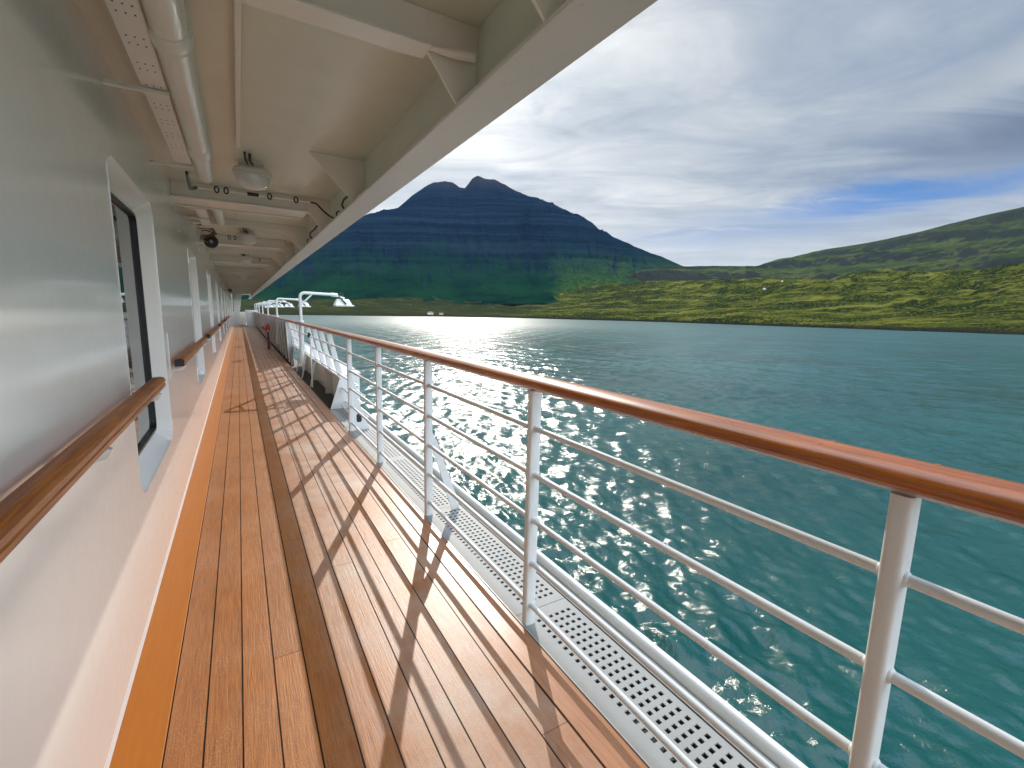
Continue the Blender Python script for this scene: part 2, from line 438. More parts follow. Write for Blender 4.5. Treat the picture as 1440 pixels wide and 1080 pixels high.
# near beam: T-section
bm_ = MB(); bm_.box(XW+0.001, 0.64, 1.668, 1.768, 2.340, 2.350); bm_.box(XW+0.001, 0.70, 1.712, 1.722, 2.350, ZC-0.001)
P(bm_, 'beam', M['beam'], ov, 0.002)
for y0, y1 in ((4.98, 5.40), (8.16, 8.62), (11.3, 11.75), (14.4, 14.85), (17.5, 18.0), (20.6, 21.1), (23.7, 24.2), (26.8, 27.3), (29.9, 30.4), (33, 33.5), (36.1, 36.6), (-1.6, -1.2)):
    P(flange_beam(y0, y1, 0.69), 'beam', M['beam'], ov)
for y in (6.7, 9.9, 13.0, 16.1, 19.2, 22.3):
    b_ = MB(); b_.box(XW+0.001, 0.60, y, y+0.03, 2.40, ZC-0.001); P(b_, 'stiffener', M['beam'], ov, 0.002)
def gusset(y, xt, zt):
    g = MB(); g.prism([(xt, zt), (0.76, 2.190), (0.8375, 2.190), (0.8375, ZC-0.0015), (xt, ZC-0.0015)], y-0.005, y+0.005, 'y')
    g.tube([(xt, y, zt-0.001), (0.757, y, 2.192)], 0.006, 8)
    P(g, 'gusset', M['beam'], ov)
gusset(1.715, 0.634, 2.352); gusset(3.55, 0.477, 2.474); gusset(1.13, 0.62, 2.33); gusset(-0.6, 0.634, 2.35); gusset(4.97, 0.634, 2.352)
for i in range(1, 10): gusset(5.42+3.1*i-0.1, 0.66, 2.38); gusset(6.75+3.1*(i-1), 0.477, 2.474)
# rounded bracket flange edge running from the near beam to the girder
P(MB().tube([(0.635, 1.69, 2.345), (0.72, 1.68, 2.345), (0.80, 1.66, 2.345)], [0.008, 0.016, 0.018], 14), 'bracket_edge', M['beam'], ov)

# cable trays
def tray(y0, y1, loc=(0, 0, 0)):
    t = MB(); x0, x1, z = -0.297, -0.216, 2.355
    hy = []
    y = y0+0.06
    while y < y1-0.15:
        hy += [y, y+0.055]; y += 0.21
    xs = [x0]; 
    for c in (0.016, 0.0405, 0.065): xs += [x0+c-0.0028, x0+c+0.0028]
    xs.append(x1); yy = [y0]
    for q in hy: yy += [q, q+0.010]
    yy.append(y1)
    nx = len(xs); vs = [(a, b, z) for b in yy for a in xs]; fs = []
    for j in range(len(yy)-1):
        for i in range(nx-1):
            if j % 2 == 1 and i % 2 == 1: continue
            fs.append((j*nx+i, j*nx+i+1, (j+1)*nx+i+1, (j+1)*nx+i))
    t.add(vs, fs)
    t.box(x0-0.004, x0-0.0005, y0, y1, z, z+0.05); t.box(x1+0.0005, x1+0.004, y0, y1, z, z+0.05)
    return t
def tray_thing(y0, y1, label, nb):
    tr = thing('cable_tray', label, 'cable tray', (-0.257, (y0+y1)/2, 2.355), 'cable trays under the overhang')
    P(tray(y0, y1), 'perforated_channel', M['beam'], tr)
    P(MB().box(-0.290, -0.223, y0+0.01, y1-0.01, 2.375, 2.398), 'cable_bundle', M['gutter'], tr)
    for i in range(nb):
        y = y1-0.02-i*(y1-y0)/max(nb, 1)
        P(MB().box(XW+0.001, -0.205, y-0.012, y+0.012, 2.336, 2.352), 'bracket', M['beam'], tr, 0.001)
    return tr
tray_thing(-1.0, 3.92, 'pale perforated cable tray above the nearest window, ending at a green cable', 4)
tray_thing(5.5, 6.6, 'short perforated cable tray past the ceiling lamp, next to coiled copper cables', 2)
# pipes
pp = thing('ceiling_pipe', 'thick cream pipe with a collar and pale highlight beside the perforated tray', 'pipe', (-0.155, 3, 2.405))
p_ = MB().tube([(-0.155, -1, 2.405), (-0.155, 2.26, 2.405)], 0.062, 24)
p_.tube([(-0.155, 2.26, 2.405), (-0.155, 3.63, 2.405)], 0.062, 24); P(p_, 'pipe_run', M['beam'], pp)
P(MB().tube([(-0.155, 2.15, 2.405), (-0.155, 2.17, 2.405), (-0.155, 2.25, 2.405), (-0.155, 2.27, 2.405)], [0.064, 0.074, 0.074, 0.064], 24), 'collar', M['beam'], pp)
P(MB().tube([(-0.155, 3.56, 2.405), (-0.155, 3.60, 2.405), (-0.155, 3.68, 2.405), (-0.155, 3.74, 2.405)], [0.063, 0.074, 0.074, 0.058], 24), 'collar', M['beam'], pp)
P(MB().tube([(-0.155, 3.74, 2.405), (-0.155, 4.30, 2.405), (-0.155, 4.40, 2.42), (-0.155, 4.45, 2.47)], [0.056, 0.056, 0.054, 0.050], 24), 'pipe_end', M['beam'], pp)
pp = thing('ceiling_pipe', 'second shorter pipe behind the wide cross beam', 'pipe', (-0.12, 6, 2.405))
P(MB().tube([(-0.12, 5.45, 2.41), (-0.12, 6.5, 2.41), (-0.12, 6.62, 2.44)], [0.05, 0.05, 0.045], 20), 'pipe_run', M['beam'], pp)
# long stiffener / conduit along the ceiling
sf = tag(MB().box(0.048, 0.070, -1.0, 3.60, 2.435, ZC-0.001).build('ceiling_conduit', M['beam'], bevel=0.004),
         'straight cream conduit bar running along the ceiling towards the lamp', 'conduit')
sf = tag(MB().box(0.05, 0.062, 5.45, 8.1, 2.45, ZC-0.001).build('ceiling_conduit', M['beam'], bevel=0.003),
         'thin conduit bar on the ceiling beyond the wide cross beam', 'conduit')

# ceiling lamps
def lamp(y, label, x=0.15):
    t = thing('ceiling_lamp', label, 'lamp', (x, y, 2.46), 'ceiling lamps under the overhang')
    b_ = MB().lathe([(0.060, 0.02), (0.062, -0.010), (0.088, -0.020), (0.096, -0.040), (0.098, -0.062), (0.090, -0.070)], (0, 0, 0), 2, 32, 1.35, 0.95)
    b_.build('housing', M['beam'], t)
    dm = MB().lathe([(0.088, -0.066), (0.085, -0.095), (0.072, -0.130), (0.050, -0.155), (0.024, -0.168), (0.002, -0.171)], (0, 0, 0), 2, 32, 1.35, 0.95)
    dm.build('dome', M['lens'], t)
    rm = MB().tube([(0.125*math.cos(a)*1.03, 0.088*math.sin(a)*1.03, -0.066) for a in np.linspace(0, 2*math.pi, 32, endpoint=False)], 0.006, 8, True)
    rm.build('rim', M['white'], t)
    cb = MB().tube([(-0.02, -0.30, 0.0), (-0.02, -0.26, -0.03), (-0.01, -0.2, -0.035), (0, -0.13, -0.02), (0.0, -0.08, 0.0)], 0.009, 8)
    cb.tube([(-0.05, -0.28, 0.01), (-0.045, -0.2, -0.02), (-0.03, -0.1, -0.01), (-0.03, -0.06, 0.0)], 0.007, 8)
    cb.build('cable', M['dark'], t)
    return t
l0 = lamp(4.08, 'large oval ceiling lamp with frosted dome, nearest of the ceiling lamps')
for y, lb in ((7.55, 'oval ceiling lamp just behind the second wide cross beam area'), (10.8, 'small looking ceiling lamp over the third cross beam'), (16.5, 'tiny distant ceiling lamp far along the overhang')):
    dup(l0, (0.17, y, 2.46), lb)

# transverse conduit with clips at the wide beam
def cable_run(y, z, x0, x1, label, clips, blacks=()):
    t = thing('cable_conduit', label, 'conduit', ((x0+x1)/2, y, z), 'cross conduits under the overhang')
    P(MB().tube([(x0, y, z), (x1, y, z)], 0.012, 10), 'tube_run', M['beam'], t)
    for c in clips:
        P(MB().tube([(c, y+0.004+0.03*0*math.cos(a), z) if False else (c+0.016*math.cos(a), y-0.012, z+0.026*math.sin(a)) for a in np.linspace(0, 2*math.pi, 16, endpoint=False)], 0.006, 6, True), 'clip_ring', M['dark'], t)
    for a, b in blacks:
        P(MB().tube([(a, y, z), (b, y, z)], 0.0145, 10), 'sleeve', M['dark'], t)
    return t
t = cable_run(4.92, 2.432, -0.25, 0.66, 'pale cross conduit with black ring clips just under the big ceiling lamp', (-0.10, -0.03, 0.307, 0.526), ((0.13, 0.22),))
P(MB().tube([(-0.27, 4.35, 2.41), (-0.275, 4.55, 2.385), (-0.28, 4.75, 2.38), (-0.262, 4.88, 2.41), (-0.245, 4.92, 2.43)], 0.012, 8), 'green_cable', M['green'], t)
P(MB().tube([(0.655, 4.92, 2.432), (0.69, 4.8, 2.40), (0.72, 4.66, 2.32), (0.745, 4.5, 2.25), (0.78, 4.42, 2.215)], 0.008, 8), 'black_cable', M['dark'], t)
t = cable_run(8.05, 2.43, -0.18, 0.35, 'distant cross conduit beside the round black loudspeaker', (-0.05, 0.02, 0.08))
t = cable_run(11.2, 2.43, 0.1, 0.65, 'farthest cross conduit over the corridor', (0.28, 0.45))
# connectors on the girder
def connector(y, label):
    t = thing('cable_connector', label, 'connector', (0.80, y, 2.24), 'cable connectors on the edge girder')
    MB().tube([(0, -0.10, 0), (0, -0.03, 0.0), (0, 0.02, 0), (0, 0.16, 0.0)], [0.018, 0.02, 0.015, 0.013], 12).build('coupling', M['beam'], t)
    MB().tube([(0.004+0.026*math.cos(a), 0.15, 0.026*math.sin(a)) for a in np.linspace(0, 2*math.pi, 16, endpoint=False)], 0.006, 6, True).build('clip_ring', M['dark'], t)
    MB().tube([(0.0, -0.08, 0.0), (-0.01, -0.11, 0.004), (-0.03, -0.14, 0.02), (-0.03, -0.22, 0.045), (-0.01, -0.36, 0.06), (0.0, -0.44, 0.075), (0.01, -0.46, 0.09)], 0.008, 8).build('black_cable', M['dark'], t)
    return t
c0 = connector(4.18, 'white cable connector with black cable beside the mid-bay gusset')
dup(c0, (0.79, 6.05, 2.24), 'smaller white cable connector further forward behind the wide beam')
# loudspeakers
def speaker(x, y, z, label, r=0.083):
    t = thing('deck_loudspeaker', label, 'loudspeaker', (x, y, z), 'round loudspeakers by the wall')
    MB().lathe([(r*0.45, 0.10), (r*0.8, 0.06), (r, 0.012), (r*1.03, -0.006), (r*0.96, -0.014), (r*0.55, 0.0), (r*0.30, -0.006)], (0, 0, 0), 1, 28).build('horn_ring', M['dark'], t)
    MB().lathe([(r*0.30, 0.0), (r*0.28, -0.012), (r*0.14, -0.02), (0.001, -0.022)], (0, 0, 0), 1, 20).build('centre_cap', M['grey'], t)
    MB().bar((0, 0.05, 0), (-0.15, 0.05, 0.06), 0.02, 0.02).build('mount_arm', M['beam'], t)
    return t
s0 = speaker(-0.262, 7.6, 2.30, 'round black loudspeaker with grey centre beside the nearest copper cable coil')
tt = thing('copper_cables', 'loops of copper coloured cable hanging by the wall above the round loudspeaker', 'cables', (-0.3, 7.1, 2.38))
for k in range(4):
    q = [(-0.40+0.02*k, 7.15, 2.43-0.02*k), (-0.30, 7.1, 2.45-0.025*k), (-0.215+0.012*k, 7.15, 2.41-0.02*k), (-0.22, 7.2, 2.36-0.012*k), (-0.29, 7.25, 2.335-0.008*k), (-0.36+0.02*k, 7.3, 2.34-0.012*k), (-0.37, 7.42, 2.30), (-0.30, 7.55, 2.28)]
    P(MB().tube(q, 0.007, 8), 'cable_loop', M['copper'] if k % 2 == 0 else M['dark'], tt)
s1 = dup(s0, (-0.30, 27.0, 2.27), 'tiny distant black loudspeaker at the far end of the wall')

# ------------------------------------------------------------------ wall handrails
def handrail(y0, y1, label):
    t = thing('wall_handrail', label, 'handrail', (XW+0.07, (y0+y1)/2, 1.03), 'wooden handrails on the cabin wall')
    # profile (x,z): rounded top with a groove on the outboard face
    kk = 0.84
    prof = [(-0.038,-0.030),(0.020,-0.030),(0.028,-0.024),(0.030,-0.006),(0.026,-0.003),(0.026,0.003),(0.031,0.006),(0.031,0.020),(0.024,0.031),(0.006,0.037),(-0.030,0.034),(-0.040,0.024),(-0.042,0.0)]
    prof = [(a*kk-0.008, b*kk) for a, b in prof]
    L = y1-y0
    m_ = MB(); m_.prism(prof, -L/2, L/2, 'y')
    m_.build('rail', M['wall_wood'], t, bevel=0.0015)
    e_ = MB(); e_.prism([(a*0.96, b*0.96) for a, b in prof], -L/2-0.002, -L/2-0.0001, 'y')
    e_.build('end_cap', M['dark'], t)
    nb = max(2, int(L/1.0)+1)
    for i in range(nb):
        y = L/2-0.14-i*(L-0.28)/(nb-1)
        b_ = MB().tube([(-0.069, y, -0.055), (-0.04, y, -0.062), (-0.012, y, -0.056), (-0.004, y, -0.031)], [0.020, 0.015, 0.015, 0.02], 12)
        b_.lathe([(0.030, 0.0), (0.030, 0.006), (0.022, 0.010)], (-0.0695, y, -0.055), 0, 18)
        b_.build('bracket', M['white'], t)
    return t
handrail(-1.5, 2.93, 'long varnished wooden handrail in front of the nearest window')
handrail(3.92, 6.75, 'wooden handrail with dark end cap between the first and second windows')
handrail(7.45, 11.0, 'third wooden handrail along the white wall')
handrail(11.9, 15.2, 'fourth, short looking wooden handrail further forward')
handrail(16.2, 24, 'thin distant wooden handrail near the end of the wall')
# louvre / hatch plate on the wall under second rail
ht = MB(); ht.box(XW, XW+0.006, 3.93, 4.40, 0.93, 1.24); tag(ht.build('wall_hatch', M['wall'], bevel=0.002), 'small square white hatch plate on the wall behind the second handrail end', 'hatch')

# ------------------------------------------------------------------ ship railing
XR = 1.077
ra = thing('ship_railing', 'white metal railing with a polished red brown wooden top rail beside the sea', 'railing', (XR, 0, 0))
prof = [(-0.052,1.117),(-0.040,1.112),(0.040,1.112),(0.052,1.117),(0.060,1.127),(0.060,1.138),(0.050,1.150),(0.028,1.159),(0.0,1.162),(-0.028,1.159),(-0.050,1.150),(-0.060,1.138),(-0.060,1.127)]
tr_ = MB(); tr_.prism([(XR+a, b) for a, b in prof], YB, 44, 'y', True); o = P(tr_, 'top_rail', M['rail_wood'], ra)
P(MB().box(XR-0.012, XR+0.012, YB, 44, 1.098, 1.1115), 'rail_plate', M['white'], ra)
dw = MB(); rg = random.Random(5); y = -1.0
while y < 6:
    for s_ in (-0.018, 0.02): dw.lathe([(0.0045, 0.0), (0.004, 0.0006), (0.0005, 0.0007)], (XR+s_+rg.uniform(-.004,.004), y+rg.uniform(-.02,.02), 1.1598), 2, 10)
    y += rg.choice((0.11, 0.2, 0.33))
P(dw, 'wood_plugs', M['wall_wood'], ra)['kind'] = 'stuff'
posts = [-2.29, -0.98, 0.327, 1.612, 2.922, 4.215, 5.52]
def rbox(cx_, cy_, hx, hy, r, n=3):
    pts = []
    for sx, sy, a0 in ((1,1,0),(-1,1,90),(-1,-1,180),(1,-1,270)):
        for k in range(n+1):
            a = R(a0+90*k/n); pts.append((cx_+sx*(hx-r)+r*math.cos(a), cy_+sy*(hy-r)+r*math.sin(a)))
    return pts
for y in posts:
    p_ = MB(); p_.prism(rbox(XR, y, 0.028, 0.0185, 0.011), -0.06, 1.0975, 'z', True)
    for z_ in (0.93, 0.722, 0.512, 0.305, 0.100): p_.tube([(XR, y-0.0255, z_), (XR, y-0.021, z_), (XR, y+0.021, z_), (XR, y+0.0255, z_)], [0.0125, 0.0165, 0.0165, 0.0125], 12)
    P(p_, 'post', M['white'], ra)
ZT = (0.93, 0.722, 0.512, 0.305, 0.100)
for z in ZT:
    P(MB().tube([(XR, YB, z), (XR, 5.53, z)], 0.0122, 12), 'horizontal_tube', M['white'], ra)
def sx_(z): return XR+0.005+(1.1-z)*0.19
for z in ZT[:3]:
    P(MB().tube([(XR, 5.52, z), (XR+0.002, 5.60, z), (sx_(z), 5.66, z), (sx_(z), 13.4, z)], 0.0122, 12), 'horizontal_tube', M['white'], ra)
for z in ZT[3:]:
    P(MB().tube([(XR, 5.52, z), (XR+0.002, 5.60, z), (sx_(z), 5.66, z), (sx_(z), 6.88, z)], 0.0122, 12), 'horizontal_tube', M['white'], ra)
# slanted braces
for y in (2.922, 0.327-1.307*2):
    b_ = MB(); b_.prism([(XR+0.028, 0.60), (XR+0.028, 0.45), (XR+0.052, 0.41), (XR+0.175, 0.004), (XR+0.235, 0.004), (XR+0.215, 0.09), (XR+0.06, 0.53)], y-0.006, y+0.006, 'y')
    P(b_, 'brace', M['white'], ra, 0.001)
b_ = MB(); b_.prism([(XR+0.028, 0.66), (XR+0.028, 0.30), (XR+0.03, 0.004), (XR+0.21, 0.004), (XR+0.10, 0.32)], 5.514, 5.526, 'y')
P(b_, 'brace', M['white'], ra, 0.001)
P(MB().prism(rrect(0, 0.06, 0, 0.10, 0.02), 5.511, 5.5135, 'y'), 'brace_slot', M['dark'], ra).location = (0.06, 0, 0.10)
# slanted flat stanchions
for y in (6.9, 7.65, 8.4, 9.2, 10.9, 11.8, 12.7):
    b_ = MB(); b_.bar((XR, y, 1.098), (sx_(0.45)+0.008, y, 0.47), 0.012, 0.07, up=(1, 0, 0.19))
    P(b_, 'slanted_stanchion', M['white'], ra, 0.001)
# small steps outboard of the near panel end
# ------------------------------------------------------------------ white box sill on the ship's side
bx = thing('side_locker', 'long white box with sloping pale top behind the slanted rail stanchions', 'locker', (1.3, 9, 0))
b_ = MB(); b_.prism([(1.195, 0.445), (1.205, 0.465), (1.50, 0.52), (1.50, 0.49), (1.215, 0.435)], 6.9, 13.5, 'y'); P(b_, 'sloping_top', M['white'], bx, 0.002)
b_ = MB(); b_.box(1.37, 1.49, 6.93, 13.5, -0.30, 0.47); P(b_, 'back_panel', M['beam'], bx)
b_ = MB(); b_.prism([(1.062, 0.0), (1.085, 0.0), (1.42, 0.0), (1.46, 0.48), (1.212, 0.433), (1.198, 0.43)], 6.884, 6.898, 'y'); P(b_, 'end_plate', M['white'], bx, 0.001)
for y in (8.55, 10.3, 12.0): P(MB().box(1.25, 1.369, y, y+0.04, -0.05, 0.44), 'divider', M['white'], bx)
for y in (9.05, 10.35, 11.4, 12.6):
    P(MB().tube([(1.065, y, 0.0), (1.16, y+0.02, 0.46)], 0.014, 8), 'strut', M['white'], bx)
P(MB().tube([(1.08, 8.9, 0.02), (1.085, 8.95, 0.92), (1.09, 8.98, 0.98)], 0.012, 8), 'lever_rod', M['white'], bx)
P(MB().tube([(1.09, 8.98, 0.96), (1.06, 8.93, 1.0), (1.05, 8.9, 0.93)], 0.018, 8), 'lever_grip', M['dark'], bx)
# outboard bits visible through the rail before the box: small platform rungs
ld = thing('side_ladder', 'small white rung ladder outboard of the rail by the box end plate', 'ladder', (1.38, 6.3, 0.2))
P(MB().tube([(1.25, 6.82, 0.28), (1.25, 6.2, 0.28), (1.40, 6.2, 0.28), (1.40, 6.82, 0.28)], 0.010, 8), 'rung_loop', M['white'], ld)
P(MB().tube([(1.20, 6.82, 0.06), (1.20, 5.9, 0.06), (1.36, 5.9, 0.06), (1.36, 6.82, 0.06)], 0.012, 8), 'rung_loop', M['white'], ld)

# ------------------------------------------------------------------ solid bulwark with stiffeners
bw = thing('bulwark', 'long solid white bulwark with close-set vertical stiffeners and dark openings', 'bulwark', (1.2, 27, 0))
P(MB().box(1.17, 1.20, 13.5, 43.5, -0.2, 1.10), 'bulwark_plate', M['grey'], bw)  # grey stands in for shade in the gaps between the ribs
y = 13.52
while y < 42:
    s_ = MB(); s_.tube([(1.055, y+0.006, 1.06), (1.10, y+0.006, 0.02)], 0.015, 8)
    so_ = P(s_, 'stiffener', M['white'], bw)
    s_ = MB(); s_.prism([(1.085, 1.09), (1.062, 1.06), (1.107, 0.02), (1.169, 0.02), (1.169, 1.09)], y, y+0.012, 'y'); s_.build('web_plate', M['grey'], so_)  # web coloured grey to give its aft face shade beside the white tube
    y += 0.95 if y < 30 else 1.6
for y, h_ in ((14.0, .22), (16.9, .14), (19.3, .18), (23.0, .14), (27.6, .14)):
    P(MB().box(1.13, 1.168, y, y+0.45, 0.88-h_/2, 0.92+h_/2), 'opening', M['dark'], bw)

# ------------------------------------------------------------------ rail floodlights
def flood(y, label, hi=0.0):
    t = thing('rail_floodlight', label, 'floodlight', (1.085, y, 0), 'floodlights on arms along the rail')
    r = 0.030
    MB().tube([(-0.02, 0, 0.26), (0, 0, 1.10)], 0.046, 14).build('sleeve', M['white'], t)
    pth = [(0, 0, 1.0), (0, 0, 1.66)]+[(0.09-0.09*math.cos(a), 0, 1.66+0.09*math.sin(a)) for a in np.linspace(0.2, math.pi/2, 7)]+[(0.60, 0, 1.735)]
    MB().tube(pth, r, 14).build('bent_pole', M['white'], t)
    MB().tube([(0.005, 0, 1.50), (0.235, 0, 1.735)], 0.017, 10).build('brace', M['white'], t)
    MB().lathe([(0.055, 0.0), (0.055, 0.02), (0.034, 0.024)], (0, 0, 1.165), 2, 18).build('collar', M['white'], t)
    ar = MB().tube([(0.60, 0, 1.735), (0.72, 0, 1.725)], 0.040, 12); ar.tube([(0.70, 0, 1.71), (0.86, 0, 1.67)], 0.014, 8); ar.build('arm_end', M['white'], t)
    MB().tube([(0.80+0.035*math.cos(a), 0, 1.745+0.035*math.sin(a)) for a in np.linspace(0, 2*math.pi, 14, endpoint=False)], 0.008, 6, True).build('lifting_ring', M['green'], t)
    # lamp head: tapering box, wider at the bottom
    hd = MB(); c = (0.82, 0, 1.585)
    def ringb(z, hx, hy, off=0): return [(c[0]+off-hx, c[1]-hy, z), (c[0]+off+hx, c[1]-hy, z), (c[0]+off+hx, c[1]+hy, z), (c[0]+off-hx, c[1]+hy, z)]
    lv = [(1.500, .185, .15, 0.02), (1.525, .190, .155, 0.02), (1.535, .165, .14, 0.0), (1.625, .125, .10, 0.0), (1.650, .105, .08, 0.0)]
    vs = sum([ringb(*q[:3], q[3]) for q in lv], [])
    fs = [(4*a+i, 4*a+(i+1) % 4, 4*a+4+(i+1) % 4, 4*a+4+i) for a in range(len(lv)-1) for i in range(4)]+[(3, 2, 1, 0), (16, 17, 18, 19)]
    hd.add(vs, fs); hd.build('lamp_head', M['white'], t, bevel=0.008)
    MB().box(c[0]+0.02-.165, c[0]+0.02+.165, -.13, .13, 1.494, 1.4995).build('lamp_glass', M['lens'], t)
    MB().bar((0.72, -0.125, 1.70), (0.86, -0.165, 1.545), 0.02, 0.03, up=(1, 0, 1)).build('yoke', M['dark'], t)
    return t
f0 = flood(10.25, 'nearest white floodlight on a bent pole with a green ring, rising above the rail')
names = ['second white floodlight pole from the camera', 'third white floodlight pole along the rail', 'fourth white floodlight pole along the rail',
         'fifth floodlight pole, small in the distance', 'sixth floodlight pole near the end of the rail', 'farthest floodlight pole before the end locker']
for y, lb in zip((17.0, 22.3, 27.2, 32.0, 36.0, 40.0), names): dup(f0, (1.085, y, 0), lb)

# ------------------------------------------------------------------ fire standpipe
fp = thing('fire_hydrant', 'red hydrant valve on a dark red standpipe beside the bulwark', 'hydrant', (0.85, 18.3, 0))
MB().lathe([(0.075, 0.0), (0.075, 0.02), (0.055, 0.03), (0.05, 0.55), (0.058, 0.60)], (0, 0, 0), 2, 16, 0.75, 0.75).build('standpipe', M['darkred'], fp)
MB().lathe([(0.055, 0.60), (0.085, 0.63), (0.09, 0.80), (0.06, 0.85), (0.02, 0.90)], (0, 0, 0), 2, 16, 0.8, 0.8).build('valve_body', M['red'], fp)
MB().tube([(-0.05, 0, 0.70), (-0.13, -0.02, 0.72), (-0.16, -0.03, 0.80)], 0.035, 12).build('hose_outlet', M['red'], fp)
MB().tube([(0.06*math.cos(a), 0.06*math.sin(a), 0.915) for a in np.linspace(0, 2*math.pi, 14, endpoint=False)], 0.010, 6, True).build('handwheel', M['red'], fp)
MB().lathe([(0.02, 0), (0.022, 0.03), (0.014, 0.05)], (0, -0.09, 0.62), 2, 10).build('white_cap', M['white'], fp)

# ------------------------------------------------------------------ forward end
el = thing('end_locker', 'white locker with a thick lid closing the far end of the deck', 'locker', (0.85, 41.3, 0))
P(MB().box(0.50, 1.27, 41.0, 41.8, 0.0, 1.14), 'locker_body', M['white'], el, 0.01)
P(MB().box(0.44, 1.30, 40.95, 41.85, 1.14, 1.27), 'lid', M['white'], el, 0.01)
P(MB().box(0.55, 1.22, 40.985, 41.0, 0.95, 1.00), 'lid_strip', M['grey'], el)
pl = thing('end_pillar', 'slanting white pillar that carries the overhang at the far end', 'pillar', (0, 42, 0))
P(MB().prism([(-0.30, 0.0), (-0.05, 0.0), (0.12, 1.3), (0.30, 2.479), (-0.30, 2.479)], 41.6, 42.0, 'y'), 'pillar_plate', M['white'], pl)
cp = thing('end_bulkhead', 'low white plating and step at the far end between pillar and locker', 'bulkhead', (0.2, 43, 0))
P(MB().box(-0.43, 0.49, 42.6, 42.8, 0.0, 1.12), 'low_plate', M['white'], cp)
P(MB().box(-0.43, 1.1, 41.9, 42.58, 0.004, 0.10), 'step', M['grey'], cp)
hr = thing('hand_post', 'thin white post with bent top standing by the far end of the wall', 'post', (-0.28, 30, 0))
P(MB().tube([(-0.27, 30, 0), (-0.27, 30, 1.0), (-0.34, 30, 1.06), (-0.43, 30, 1.06)], 0.022, 8), 'bent_tube', M['white'], hr)

# ------------------------------------------------------------------ noise in numpy for terrain and water
def hash2(ix, iy, seed):
    h = (ix.astype(np.int64)*374761393 + iy.astype(np.int64)*668265263 + seed*1442695041) & 0xFFFFFFFF
    h = ((h ^ (h >> 13))*1274126177) & 0xFFFFFFFF
    return ((h ^ (h >> 16)) & 0xFFFF)/65535.0
def vnoise(x, y, seed=0):
    ix = np.floor(x); iy = np.floor(y); fx = x-ix; fy = y-iy
    fx = fx*fx*fx*(fx*(fx*6-15)+10); fy = fy*fy*fy*(fy*(fy*6-15)+10)
    a = hash2(ix, iy, seed); b = hash2(ix+1, iy, seed); c = hash2(ix, iy+1, seed); d_ = hash2(ix+1, iy+1, seed)
    return (a*(1-fx)+b*fx)*(1-fy)+(c*(1-fx)+d_*fx)*fy
def fbm(x, y, oct=5, seed=0, gain=0.5, ridged=False):
    s = 0; a = 1; t = 0
    for o in range(oct):
        n = vnoise(x, y, seed+o*17)
        if ridged: n = 1-np.abs(2*n-1)
        s = s+a*n; t += a; a *= gain
        x, y = 2.03*(x*0.8-y*0.6)+5.2, 2.03*(x*0.6+y*0.8)+1.7
    return s/t
def grid_mesh(name, X, Y, Z, m, smooth=True):
    nr, na = X.shape
    me = bpy.data.meshes.new(name); v = np.stack([X, Y, Z], -1).reshape(-1, 3).astype(np.float32)
    i = np.arange((nr-1)*(na-1)); r = i//(na-1); a = i % (na-1); b = r*na+a
    q = np.stack([b, b+1, b+na+1, b+na], -1).astype(np.int32)
    me.vertices.add(len(v)); me.vertices.foreach_set('co', v.ravel())
    me.loops.add(q.size); me.loops.foreach_set('vertex_index', q.ravel())
    me.polygons.add(len(q)); me.polygons.foreach_set('loop_start', np.arange(0, q.size, 4, dtype=np.int32))
    me.polygons.foreach_set('loop_total', np.full(len(q), 4, dtype=np.int32))
    me.update(calc_edges=True); me.polygons.foreach_set('use_smooth', np.full(len(q), smooth))
    me.materials.append(m); me.validate()
    o = bpy.data.objects.new(name, me); COL.objects.link(o); return o

WZ = -DECK_H
HW = CAMH+DECK_H
# ------------------------------------------------------------------ water
def water_mat():
    m, nt, b = mat('sea_water'); n = N(nt); p = n.pos()
    dist = n.new('ShaderNodeVectorMath', operation='LENGTH'); n.link(p, dist.inputs[0]); dist = dist.outputs['Value']
    big = n.noise(p, 0.02, 3, 0.5); 
    c = n.mix(n.maprange(big, 0.35, 0.65), (0.0005, 0.036, 0.031), (0.0012, 0.060, 0.052))
    n.link(c, b.inputs['Base Color'])
    b.inputs['IOR'].default_value = 1.43
    n.link(n.maprange(dist, 15, 500, 0.11, 0.34), b.inputs['Roughness'])
    x, y, z = n.sep(p)
    pr = n.comb(n.math('ADD', n.math('MULTIPLY', x, 0.8), n.math('MULTIPLY', y, 0.35)), n.math('ADD', n.math('MULTIPLY', x, -0.35), n.math('MULTIPLY', y, 0.8)), 0.0)
    h1 = n.noise(pr, 2.6, 5, 0.62, 0.6); h2 = n.noise(pr, 0.55, 4, 0.55, 0.4); h3 = n.noise(pr, 0.12, 3, 0.55, 0.3)
    near = n.maprange(dist, 60, 500, 1.0, 0.35)
    h0 = n.noise(pr, 7.5, 4, 0.6, 0.5)
    hh = n.math('ADD', n.math('MULTIPLY', h1, n.math('MULTIPLY', near, 0.055)), n.math('MULTIPLY', h2, 0.17))
    hh = n.math('ADD', hh, n.math('MULTIPLY', h0, n.math('MULTIPLY', near, 0.022)))
    hh = n.math('ADD', hh, n.math('MULTIPLY', h3, 0.60))
    n.link(n.bump(hh, 1.0, 1.0), b.inputs['Normal'])
    return m
azf = np.concatenate([np.linspace(-180, -14, 60, endpoint=False), np.linspace(-14, 100, 900, endpoint=False), np.linspace(100, 180, 40)])
rf = np.concatenate([[0.01, 4], np.geomspace(8, 900, 800), np.geomspace(930, 8500, 40)])
A, Rr = np.meshgrid(np.radians(azf), rf)
X = Rr*np.sin(A); Y = Rr*np.cos(A)
Z = np.zeros_like(X); rgn = np.random.RandomState(4)
cell = np.maximum(Rr*np.radians(114/900), Rr*0.0059)
